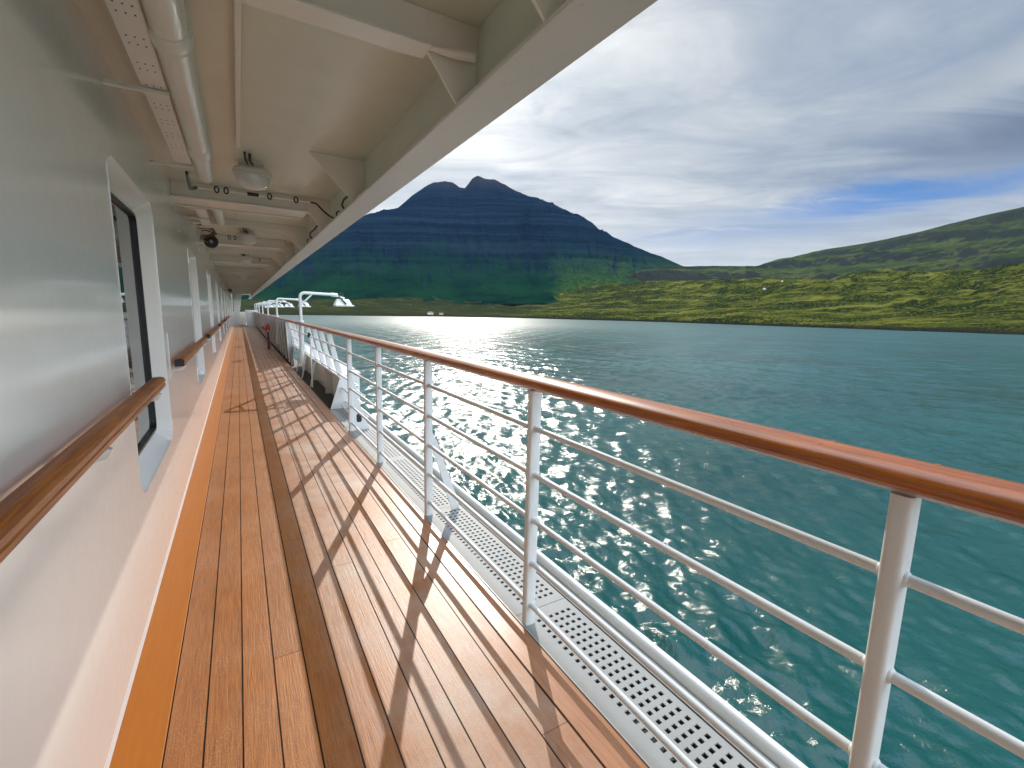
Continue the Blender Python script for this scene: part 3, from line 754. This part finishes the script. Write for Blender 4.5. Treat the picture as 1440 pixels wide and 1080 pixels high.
for wl, am, cnt in ((9.0, 0.045, 5), (4.2, 0.032, 6), (2.1, 0.020, 7), (1.05, 0.011, 8), (0.55, 0.0055, 8)):
    for k in range(cnt):
        th = R(200)+rgn.normal(0, 0.75); w_ = wl*rgn.uniform(0.75, 1.3); kx, ky = 2*math.pi/w_*math.cos(th), 2*math.pi/w_*math.sin(th)
        ph = rgn.uniform(0, 6.28); fade = np.clip(w_/(cell*4)-0.5, 0, 1)
        warp = 1.2*fbm(X/(w_*3)+k*7, Y/(w_*3), 2, k)
        s = np.sin(kx*X+ky*Y+ph+warp*2.5)
        Z += am*(1.2 if wl > 3 else 1.7)*fade*(np.where(s > 0, s**1.5 if False else np.abs(s)**1.4*np.sign(s), s))*rgn.uniform(0.6, 1.2)
Z *= 0.55+0.9*fbm(X/14, Y/14, 3, 9)
Z[:2] = 0
Z += WZ
wt = grid_mesh('water', X, Y, Z, water_mat()); tag(wt, kind='structure')

# ------------------------------------------------------------------ land
def interp(tab, a):
    t = np.array(tab, float); return np.interp(a, t[:, 0], t[:, 1])
SH = [(-40, 1500), (0, 1060), (4.4, 1030), (11.9, 1110), (30.6, 1330), (46, 1180), (61, 945), (72.5, 852), (79, 815), (95, 760), (120, 800)]
def shore_r(a): return interp(SH, a)
def land(name, m, az0, az1, daz, rs, elevf, detail):
    az = np.arange(az0, az1, daz); az_, t_ = np.meshgrid(az, rs)
    r, z = elevf(az_, t_)
    A_ = np.radians(az_); X = r*np.sin(A_); Y = r*np.cos(A_)
    z = detail(X, Y, z, az_, t_, r)
    return tag(grid_mesh(name, X, Y, z, m), kind='structure')
def knots(tt, ks, vs):
    """piecewise interpolation over t with per-azimuth values: ks list, vs list of arrays"""
    out = np.zeros_like(tt); 
    for i in range(len(ks)-1):
        k0, k1 = ks[i], ks[i+1]; mk = (tt >= k0) & (tt <= k1); s = np.clip((tt-k0)/(k1-k0), 0, 1)
        v = vs[i]*(1-s)+vs[i+1]*s
        out = np.where(mk, v, out)
    return out

def land_mat(name, kind):
    m, nt, b = mat(name); n = N(nt); p = n.pos(); x, y, z = n.sep(p)
    nor = n.new('ShaderNodeNewGeometry').outputs['Normal']; nz = n.sep(nor)[2]
    la = n.math('ADD', n.math('MULTIPLY', x, 0.12), n.math('MULTIPLY', y, -0.21)); lb = n.math('ADD', n.math('MULTIPLY', x, 1.3), n.math('MULTIPLY', y, 0.75))
    led = n.noise(n.comb(la, lb, n.math('MULTIPLY', z, 2.0)), 0.022, 6, 0.68, 0.9)
    a = n.noise(p, 0.006, 7, 0.62); a2 = n.noise(p, 0.03, 7, 0.68); a3 = n.noise(p, 0.2, 4, 0.6)
    if kind == 'near':
        ps = n.comb(n.math('MULTIPLY', x, 1.0), n.math('MULTIPLY', y, 1.0), n.math('MULTIPLY', z, 3.0))
        patch = n.noise(ps, 0.011, 6, 0.65, 0.6)
        c = n.ramp(patch, [(0.34, (0.010, 0.018, 0.004)), (0.44, (0.034, 0.043, 0.006)), (0.54, (0.068, 0.074, 0.009)), (0.68, (0.130, 0.110, 0.024))])
        c = n.mix(n.maprange(a2, 0.50, 0.64), c, (0.026, 0.032, 0.008))
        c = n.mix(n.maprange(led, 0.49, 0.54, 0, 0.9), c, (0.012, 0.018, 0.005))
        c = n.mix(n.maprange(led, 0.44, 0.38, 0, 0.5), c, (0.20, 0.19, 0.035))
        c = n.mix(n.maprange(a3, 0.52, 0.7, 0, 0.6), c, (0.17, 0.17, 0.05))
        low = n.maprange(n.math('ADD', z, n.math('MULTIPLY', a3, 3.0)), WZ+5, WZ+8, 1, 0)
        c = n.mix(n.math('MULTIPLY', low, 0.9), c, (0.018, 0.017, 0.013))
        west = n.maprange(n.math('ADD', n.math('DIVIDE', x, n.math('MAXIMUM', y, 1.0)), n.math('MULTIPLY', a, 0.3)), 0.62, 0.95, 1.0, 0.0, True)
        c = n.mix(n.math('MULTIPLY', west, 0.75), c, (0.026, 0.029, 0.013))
    elif kind == 'far':
        c = n.ramp(a, [(0.34, (0.020, 0.036, 0.014)), (0.48, (0.045, 0.062, 0.018)), (0.62, (0.075, 0.085, 0.028))])
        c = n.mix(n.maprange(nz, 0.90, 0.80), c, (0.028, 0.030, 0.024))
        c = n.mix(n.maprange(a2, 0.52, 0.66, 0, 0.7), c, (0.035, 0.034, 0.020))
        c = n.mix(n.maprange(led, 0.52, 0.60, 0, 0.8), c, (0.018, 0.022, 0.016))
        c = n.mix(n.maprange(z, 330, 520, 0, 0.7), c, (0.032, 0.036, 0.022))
    else:
        band = n.noise(n.comb(n.math('MULTIPLY', x, 0.0008), n.math('MULTIPLY', y, 0.0008), n.math('MULTIPLY', z, 0.045)), 1.0, 5, 0.7, 0.2)
        rock = n.ramp(band, [(0.35, (0.003, 0.008, 0.016)), (0.5, (0.006, 0.015, 0.028)), (0.65, (0.016, 0.026, 0.038))])  # rock bands; their dark blue puts the mountain's shade into the colour
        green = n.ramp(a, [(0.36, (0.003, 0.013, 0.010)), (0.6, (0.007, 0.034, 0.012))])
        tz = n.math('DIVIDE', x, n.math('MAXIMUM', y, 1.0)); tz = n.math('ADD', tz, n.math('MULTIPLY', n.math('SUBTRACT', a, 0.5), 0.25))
        past = n.math('MULTIPLY', n.maprange(tz, 0.70, 0.78, 0, 1, True), n.maprange(z, 330, 250, 0, 1, True))  # sunlit green patch painted into the grass colour of the right flank
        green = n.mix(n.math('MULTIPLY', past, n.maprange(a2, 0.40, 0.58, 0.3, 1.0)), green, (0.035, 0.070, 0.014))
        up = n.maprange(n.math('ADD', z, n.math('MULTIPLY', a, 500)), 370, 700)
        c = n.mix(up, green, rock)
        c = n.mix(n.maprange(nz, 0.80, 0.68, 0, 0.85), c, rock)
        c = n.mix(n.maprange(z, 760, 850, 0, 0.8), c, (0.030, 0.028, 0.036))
    n.link(c, b.inputs['Base Color']); b.inputs['Roughness'].default_value = 0.9; b.inputs['Specular IOR Level'].default_value = 0.0
    n.link(n.bump(n.math('ADD', n.math('MULTIPLY', a2, 30.0), n.math('MULTIPLY', a3, 3.0)), 0.8, 1.0), b.inputs['Normal'])
    return m

E1 = [(-40, 1.1), (0, 0.9), (5, 0.9), (12, 1.3), (25, 2.0), (33, 2.6), (39, 3.2), (46, 4.1), (52, 4.3), (58, 4.3), (68, 4.5), (78, 4.75), (100, 5.2), (120, 5)]
TR = np.concatenate([np.linspace(-0.02, 0.08, 50, endpoint=False), np.linspace(0.08, 1.0, 170, endpoint=False), np.linspace(1.0, 1.3, 20)])
def near_e(az, t):
    rs0 = shore_r(az); rs0 = rs0+25*(fbm(az*0.9, az*0+3, 4, 5)-0.5)
    depth = 620+120*np.sin(np.radians(az*3)); r = rs0+np.maximum(t, -0.05)*depth
    r = r+(vnoise(az*9, az*0+1, 2)-0.5)*10*np.clip(1-t/0.1, 0, 1)
    e1 = interp(E1, az)
    rc = rs0+depth; hc = rc*np.tan(np.radians(e1))+HW
    bl = np.interp(az, [-40, 5, 30, 40, 58, 66, 80, 120], [3, 5, 9, 22, 20, 9, 7, 8])  # shore bluff height
    h = knots(t, [-0.05, 0.0, 0.02, 0.09, 0.35, 0.62, 1.0, 1.31], [-6+0*t, 1.5+0*t, bl*0.6, bl, bl+0.16*(hc-bl), bl+0.50*(hc-bl), hc, hc*0.86])
    return r, h+WZ
def near_d(X, Y, z, az, t, r):
    k = np.clip((t-0.01)/0.05, 0, 1); k2 = np.clip((t-0.08)/0.25, 0, 1)*np.clip((1.35-t)/0.3, 0, 1)
    # gullies in the shore bluff, hummocks inland
    g = fbm(az*2.6+t*14, t*6.0, 4, 31, 0.5, True)
    z = z-k*(1-k2)*9*(1-g)*np.interp(az, [0, 34, 42, 60, 70], [0.15, 0.35, 1, 1, 0.5])
    k3 = np.clip((z-WZ)/70, 0.12, 1)
    z = z+k2*k3*(26*(fbm(X/170, Y/170, 5, 41)-0.5)+17*(fbm(X/70, Y/70, 4, 43, 0.5, True)-0.6))
    # rolling terraces across the slope
    z = z+k2*k3*7*np.sin((t*900+260*fbm(X/240, Y/240, 4, 3))/24.0)*fbm(X/130, Y/130, 3, 77)
    return z
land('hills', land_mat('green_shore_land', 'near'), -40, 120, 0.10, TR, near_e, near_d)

# right hand hillside and dark knoll
E2 = [(34, -1.0), (38, 0.8), (41, 2.6), (43.5, 4.2), (46, 5.3), (49, 5.85), (52, 5.9), (56, 5.75), (57.8, 5.68), (60.4, 6.3), (63, 6.9), (66.3, 7.33), (69, 7.8), (71.5, 8.25), (74.5, 8.9), (77.4, 9.5), (84, 11), (92, 12.2), (120, 12)]
def far_e(az, t):
    e0 = interp(E1, az)-3.2; e2 = interp(E2, az)
    r0 = np.interp(az, [36, 44, 47, 56, 60, 120], [0, 0, 420, 380, 0, 0])+shore_r(az)+480; r1 = np.interp(az, [34, 46, 57, 62, 120], [2500, 2200, 2400, 3300, 3200])
    r = r0+(r1-r0)*t; s = np.clip(t, 0, 1)
    e = e0+(e2-e0)*(s**0.92)
    z = r*np.tan(np.radians(e))+CAMH
    zc = r1*np.tan(np.radians(e2))+CAMH
    z = np.where(t > 1, zc-(t-1)*r1*0.12, z)
    return r, z
def far_d(X, Y, z, az, t, r):
    k = np.clip(t/0.12, 0, 1)*np.where(t < 0.92, 1, np.clip((1.02-t)/0.1, 0.12, 1))
    z = z+k*(70*(fbm(X/420, Y/420, 6, 51, 0.52)-0.5)+26*(fbm(X/150, Y/150, 5, 52, 0.55, True)-0.62))
    z = z+k*13*np.sin(z/17.0+4*fbm(X/600, Y/600, 3, 8))
    return z
TF = np.concatenate([np.linspace(0, 1.0, 210), np.linspace(1.02, 1.4, 14)])
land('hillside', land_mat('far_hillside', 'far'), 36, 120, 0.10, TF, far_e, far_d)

# mountain: shoulder first, twin peak set back behind it
E3 = [(-40, 2.2), (-20, 1.9), (-5, 1.2), (0, 1.3), (2.5, 2.4), (4.6, 3.95), (8, 7.2), (10.3, 9.0), (12.5, 10.35), (15, 11.2), (17, 11.7), (20, 11.9), (24, 12.1), (28, 12.9), (31, 13.1), (33.5, 12.9), (35.5, 12.4), (37.2, 11.8), (39, 11.2), (40, 10.75), (40.9, 10.0), (43, 9.0), (45.6, 7.8), (48, 6.9), (50.3, 5.9), (54, 4.4), (60, 3)]
E4 = [(-40, 1), (10, 7.5), (15, 10.4), (17, 11.8), (18.5, 13.1), (20, 14.1), (21.2, 14.75), (22.4, 14.95), (23.3, 14.85), (24.1, 14.35), (24.7, 14.30), (25.1, 14.75), (25.6, 15.35), (26.2, 15.62), (27.0, 15.45), (28.2, 15.35), (29.5, 14.9), (31, 14.2), (32.5, 13.7), (33.4, 13.45), (35, 12.9), (37.2, 11.8), (40, 10), (45, 7), (60, 2)]
def mt_e(az, t):
    rs0 = 1700; rc = 2720; rp = 3180
    e0 = interp(E1, az)*0.55-0.15; e3 = interp(E3, az); e4 = interp(E4, az)
    r = np.where(t < 1, rs0+(rc-rs0)*t, rc+(rp-rc)*(t-1)); s = np.clip(t, 0, 1)
    prof = np.interp(s, [0, 0.25, 0.6, 0.85, 1.0], [0, 0.17, 0.52, 0.83, 1.0])
    e = e0+(e3-e0)*prof
    s2 = np.clip(t-1, 0, 1); 
    e = np.where(t > 1, e3-0.25*np.sin(np.clip(s2*2, 0, 1)*math.pi)*1.0+(e4-e3)*np.clip((s2-0.35)/0.65, 0, 1)**0.9, e)
    z = r*np.tan(np.radians(e))+CAMH
    return r, np.where(t > 2, rp*np.tan(np.radians(e4))+CAMH-(t-2)*900, z)
def mt_d(X, Y, z, az, t, r):
    az_lim = 52
    k = np.clip(t/0.1, 0, 1)
    k = k*np.interp(t, [0.8, 0.97, 1.03, 1.2], [1, 0.22, 0.22, 0.8])*np.clip((1.95-t)/0.5, 0.16, 1)*np.clip((az_lim-az)/10, 0.15, 1)
    am = np.clip((z-20)/350, 0.15, 1)
    # spurs and gullies running down the slope
    g = fbm(az*0.40+0.5*t+0.5*fbm(X/500, Y/500, 3, 4), t*1.6, 5, 61, 0.5, True)
    z = z+k*am*(120*(g-0.62)+45*(fbm(X/260, Y/260, 6, 63, 0.55)-0.5))
    # lava beds: stepped strata
    q = z+18*fbm(X/500, Y/500, 3, 70); per = 62.0
    fr = (q/per) % 1.0; st = np.where(fr < 0.72, fr/0.72*0.45, 0.45+(fr-0.72)/0.28*0.55)
    z = z+k*am*0.20*np.where(t > 1.05, 0.4, 1)*(st-fr)*per
    return z
TM = np.concatenate([np.linspace(0, 1.0, 230, endpoint=False), np.linspace(1.0, 2.0, 120, endpoint=False), np.linspace(2.0, 3.0, 10)])
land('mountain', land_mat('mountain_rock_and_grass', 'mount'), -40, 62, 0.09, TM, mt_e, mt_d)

# ------------------------------------------------------------------ tiny farmhouses
dg = bpy.context.evaluated_depsgraph_get()
def ground_at(az, r):
    x, y = r*math.sin(R(az)), r*math.cos(R(az))
    best = None
    for nm in ('hills', 'hillside'):
        o = bpy.data.objects[nm]
        ok, loc, *_ = o.ray_cast(mathutils.Vector((x, y, 3000)), mathutils.Vector((0, 0, -1)))
        if ok and (best is None or loc.z > best.z): best = loc
    return best if best is not None else mathutils.Vector((x, y, WZ+2))
def ground_dir(az, el):
    """first land hit looking along az/el"""
    dvec = mathutils.Vector((math.sin(R(az))*math.cos(R(el)), math.cos(R(az))*math.cos(R(el)), math.sin(R(el)))); best = None
    for nm in ('hills', 'hillside'):
        ok, loc, *_ = bpy.data.objects[nm].ray_cast(mathutils.Vector((0, 0, CAMH)), dvec)
        if ok and (best is None or loc.length < best.length): best = loc
    return best
def house(loc, s, rot, label):
    t = thing('farmhouse', label, 'house', loc, 'farmhouses across the fjord'); t.rotation_euler = (0, 0, rot)
    MB().box(-s*0.8, s*0.8, -s*0.45, s*0.45, -1.5, s*0.5).build('walls', M['house_white'], t)
    MB().prism([(-s*0.52, s*0.5+0.01), (s*0.52, s*0.5+0.01), (0, s*0.85)], -s*0.85, s*0.85, 'x').build('roof', M['house_roof'], t)
    return t
for az, el, s, lb in ((20.6, -0.30, 9, 'white farmhouse at the waterline below the mountain'), (21.9, -0.28, 6, 'small shed beside the waterline farmhouse'), (59.0, 3.2, 5, 'lone white house on the green slope across the water'), (60.6, 4.0, 4, 'tiny pale house high on the green slope near the saddle')):
    g_ = ground_dir(az, el)
    if g_ is None: continue
    house(g_, s, R(random.uniform(0, 90)), lb)

# ------------------------------------------------------------------ air between the ship and the mountains
hm = bpy.data.materials.new('haze'); hm.use_nodes = True; hn = hm.node_tree; [hn.nodes.remove(q) for q in list(hn.nodes)]
ho = hn.nodes.new('ShaderNodeOutputMaterial'); pv = hn.nodes.new('ShaderNodeVolumePrincipled'); hn.links.new(pv.outputs[0], ho.inputs['Volume'])
pv.inputs['Color'].default_value = (0.30, 0.58, 1.0, 1); pv.inputs['Density'].default_value = 0.95e-5; pv.inputs['Anisotropy'].default_value = 0.0
hz = MB().box(-9000, 9000, -9000, 9000, -DECK_H-2, 1400).build('haze', hm); tag(hz, kind='stuff')

# ------------------------------------------------------------------ sky and sun
SAZ, SEL = R(24.3), R(28.0)
sdir = mathutils.Vector((math.sin(SAZ)*math.cos(SEL), math.cos(SAZ)*math.cos(SEL), math.sin(SEL)))
sun = bpy.data.lights.new('sun', 'SUN'); sun.energy = 2.4; sun.angle = R(0.4); sun.color = (1.0, 0.93, 0.83)
so = bpy.data.objects.new('sun', sun); COL.objects.link(so); so.rotation_euler = sdir.to_track_quat('Z', 'Y').to_euler()
W = bpy.data.worlds.new('World'); scene.world = W; W.use_nodes = True
nt = W.node_tree; [nt.nodes.remove(q) for q in list(nt.nodes)]
n = N(nt); out = n.new('ShaderNodeOutputWorld'); bg = n.new('ShaderNodeBackground'); n.link(bg.outputs[0], out.inputs[0])
sky = n.new('ShaderNodeTexSky'); sky.sky_type = 'NISHITA'; sky.sun_disc = False; sky.sun_elevation = SEL; sky.sun_rotation = SAZ
g = n.new('ShaderNodeTexCoord').outputs['Generated']; x, y, z = n.sep(g)
az = n.math('MULTIPLY', n.math('ARCTAN2', x, y), 57.2958); el = n.math('MULTIPLY', n.math('ARCSINE', z), 57.2958)
zz = n.math('ADD', n.math('MAXIMUM', z, 0.0), 0.10)
px, py = n.math('DIVIDE', x, zz), n.math('DIVIDE', y, zz)
# streaks run roughly along one wind direction
cu = n.math('ADD', n.math('MULTIPLY', px, 0.75), n.math('MULTIPLY', py, -0.66)); cv = n.math('ADD', n.math('MULTIPLY', px, 0.66), n.math('MULTIPLY', py, 0.75))
P1 = n.comb(n.math('MULTIPLY', cu, 0.45), cv, 0.0)
c1 = n.noise(P1, 0.9, 7, 0.58, 0.5); c2 = n.noise(P1, 2.8, 7, 0.62, 0.8); c3 = n.noise(n.comb(az, n.math('MULTIPLY', el, 2.2), 0.0), 0.07, 6, 0.6, 0.6)
dots = n.vmath('DOT_PRODUCT', g, tuple(sdir)); dn = nt.nodes[-1]; dots = dn.outputs['Value']
ang = n.math('MULTIPLY', n.math('ARCCOSINE', n.math('MINIMUM', dots, 0.99999)), 57.2958)
glow = n.math('ADD', n.math('MULTIPLY', n.math('POWER', 2.718, n.math('MULTIPLY', ang, -0.065)), 0.88), n.math('MULTIPLY', n.math('POWER', 2.718, n.math('MULTIPLY', ang, -0.028)), 0.30))
shade = n.math('ADD', n.math('ADD', n.math('MULTIPLY', c1, 0.48), n.math('MULTIPLY', c2, 0.32)), n.math('MULTIPLY', c3, 0.20))
cl = n.ramp(shade, [(0.40, (0.225, 0.295, 0.40)), (0.465, (0.33, 0.40, 0.49)), (0.53, (0.44, 0.49, 0.55)), (0.62, (0.66, 0.69, 0.71))])
hor = n.maprange(el, 0.0, 16.0, 1.0, 0.0, True)
cl = n.mix(n.math('MULTIPLY', hor, 0.65), cl, (0.80, 0.81, 0.79))
cl = n.mix(1.0, cl, n.vmath('SCALE', n.comb(1.0, 0.98, 0.90)), 'ADD') if False else cl
gv = n.new('ShaderNodeVectorMath', operation='SCALE'); gv.inputs[0].default_value = (1.0, 0.97, 0.90); n.link(n.math('MULTIPLY', glow, n.math('MULTIPLY_ADD', c2, 0.9, 0.35)), gv.inputs['Scale'])
cl = n.mix(1.0, cl, gv.outputs[0], 'ADD')
cl = n.mix(n.math('MULTIPLY', n.maprange(az, 38, 78, 0.0, 0.55, True), n.maprange(el, 12, 28)), cl, n.mix(c2, (0.17, 0.27, 0.46), (0.36, 0.46, 0.62)))
# dark bank on the right with a bright rim
def blob(a0, e0, sa, se, slope=0.0):
    da = n.math('DIVIDE', n.math('SUBTRACT', az, a0), sa); e_ = n.math('SUBTRACT', n.math('SUBTRACT', el, e0), n.math('MULTIPLY', n.math('SUBTRACT', az, a0), slope))
    de = n.math('DIVIDE', n.math('ADD', e_, n.math('MULTIPLY', n.math('SUBTRACT', c2, 0.5), 5.0)), se)
    return n.math('POWER', 2.718, n.math('MULTIPLY', n.math('ADD', n.math('MULTIPLY', da, da), n.math('MULTIPLY', de, de)), -1.0))
dk = blob(78, 15.2, 8, 2.6, 0.12)
cl = n.mix(n.math('MULTIPLY', dk, 0.75), cl, (0.17, 0.215, 0.31))
br = blob(79, 20.5, 10, 1.5, 0.25); cl = n.mix(n.math('MULTIPLY', br, 0.75), cl, (0.60, 0.63, 0.66))
pf = n.math('MULTIPLY', blob(33, 22.2, 4.2, 1.7), n.maprange(n.noise(n.comb(az, el, 0.0), 0.42, 5, 0.55, 0.5), 0.40, 0.62)); cl = n.mix(n.math('MULTIPLY', pf, 0.45), cl, (1.25, 1.22, 1.14))
# gaps of blue sky
gap = n.math('MAXIMUM', blob(70, 11.4, 13, 1.15, 0.06), n.math('MULTIPLY', blob(58, 9.2, 14, 1.0, 0.03), 0.42))
gap = n.math('MULTIPLY', gap, n.maprange(c3, 0.25, 0.5, 0.5, 1.0))
blue = n.mix(0.8, sky.outputs[0], (0.45, 2.4, 7.0)) 
cl10 = n.new('ShaderNodeVectorMath', operation='SCALE'); n.link(cl, cl10.inputs[0]); cl10.inputs['Scale'].default_value = 10.0
gapn = n.math('ADD', n.math('MULTIPLY', gap, 0.92), n.math('MULTIPLY', n.maprange(c1, 0.30, 0.42, 0.35, 0.0), n.maprange(el, 12, 40)))
fin = n.mix(gapn, cl10.outputs[0], blue)
fin = n.mix(n.maprange(el, -3, -0.2), (1.2, 1.6, 1.7), fin)
# out-of-view sky abeam, aft and overhead brightened as added fill for wall and ceiling
side = n.math('MAXIMUM', n.maprange(n.math('ABSOLUTE', n.math('SUBTRACT', az, 24.0)), 75, 115, 0.0, 1.0, True), n.maprange(el, 42, 65, 0.0, 0.8, True))
lift = n.math('MULTIPLY_ADD', side, 3.9, 0.62)
fv = n.new('ShaderNodeVectorMath', operation='SCALE'); n.link(fin, fv.inputs[0]); n.link(lift, fv.inputs['Scale']); fin = fv.outputs[0]
n.link(fin, bg.inputs[0]); bg.inputs[1].default_value = 0.1

# ------------------------------------------------------------------ render settings
vs_ = scene.view_settings; vs_.view_transform = 'Standard'; vs_.look = 'None'; vs_.gamma = 1; vs_.use_curve_mapping = False
vs_.exposure = 0.55
scene.cycles.max_bounces = 8; scene.cycles.diffuse_bounces = 5; scene.cycles.glossy_bounces = 4
scene.cycles.use_denoising = True
scene.cycles.sample_clamp_indirect = 25
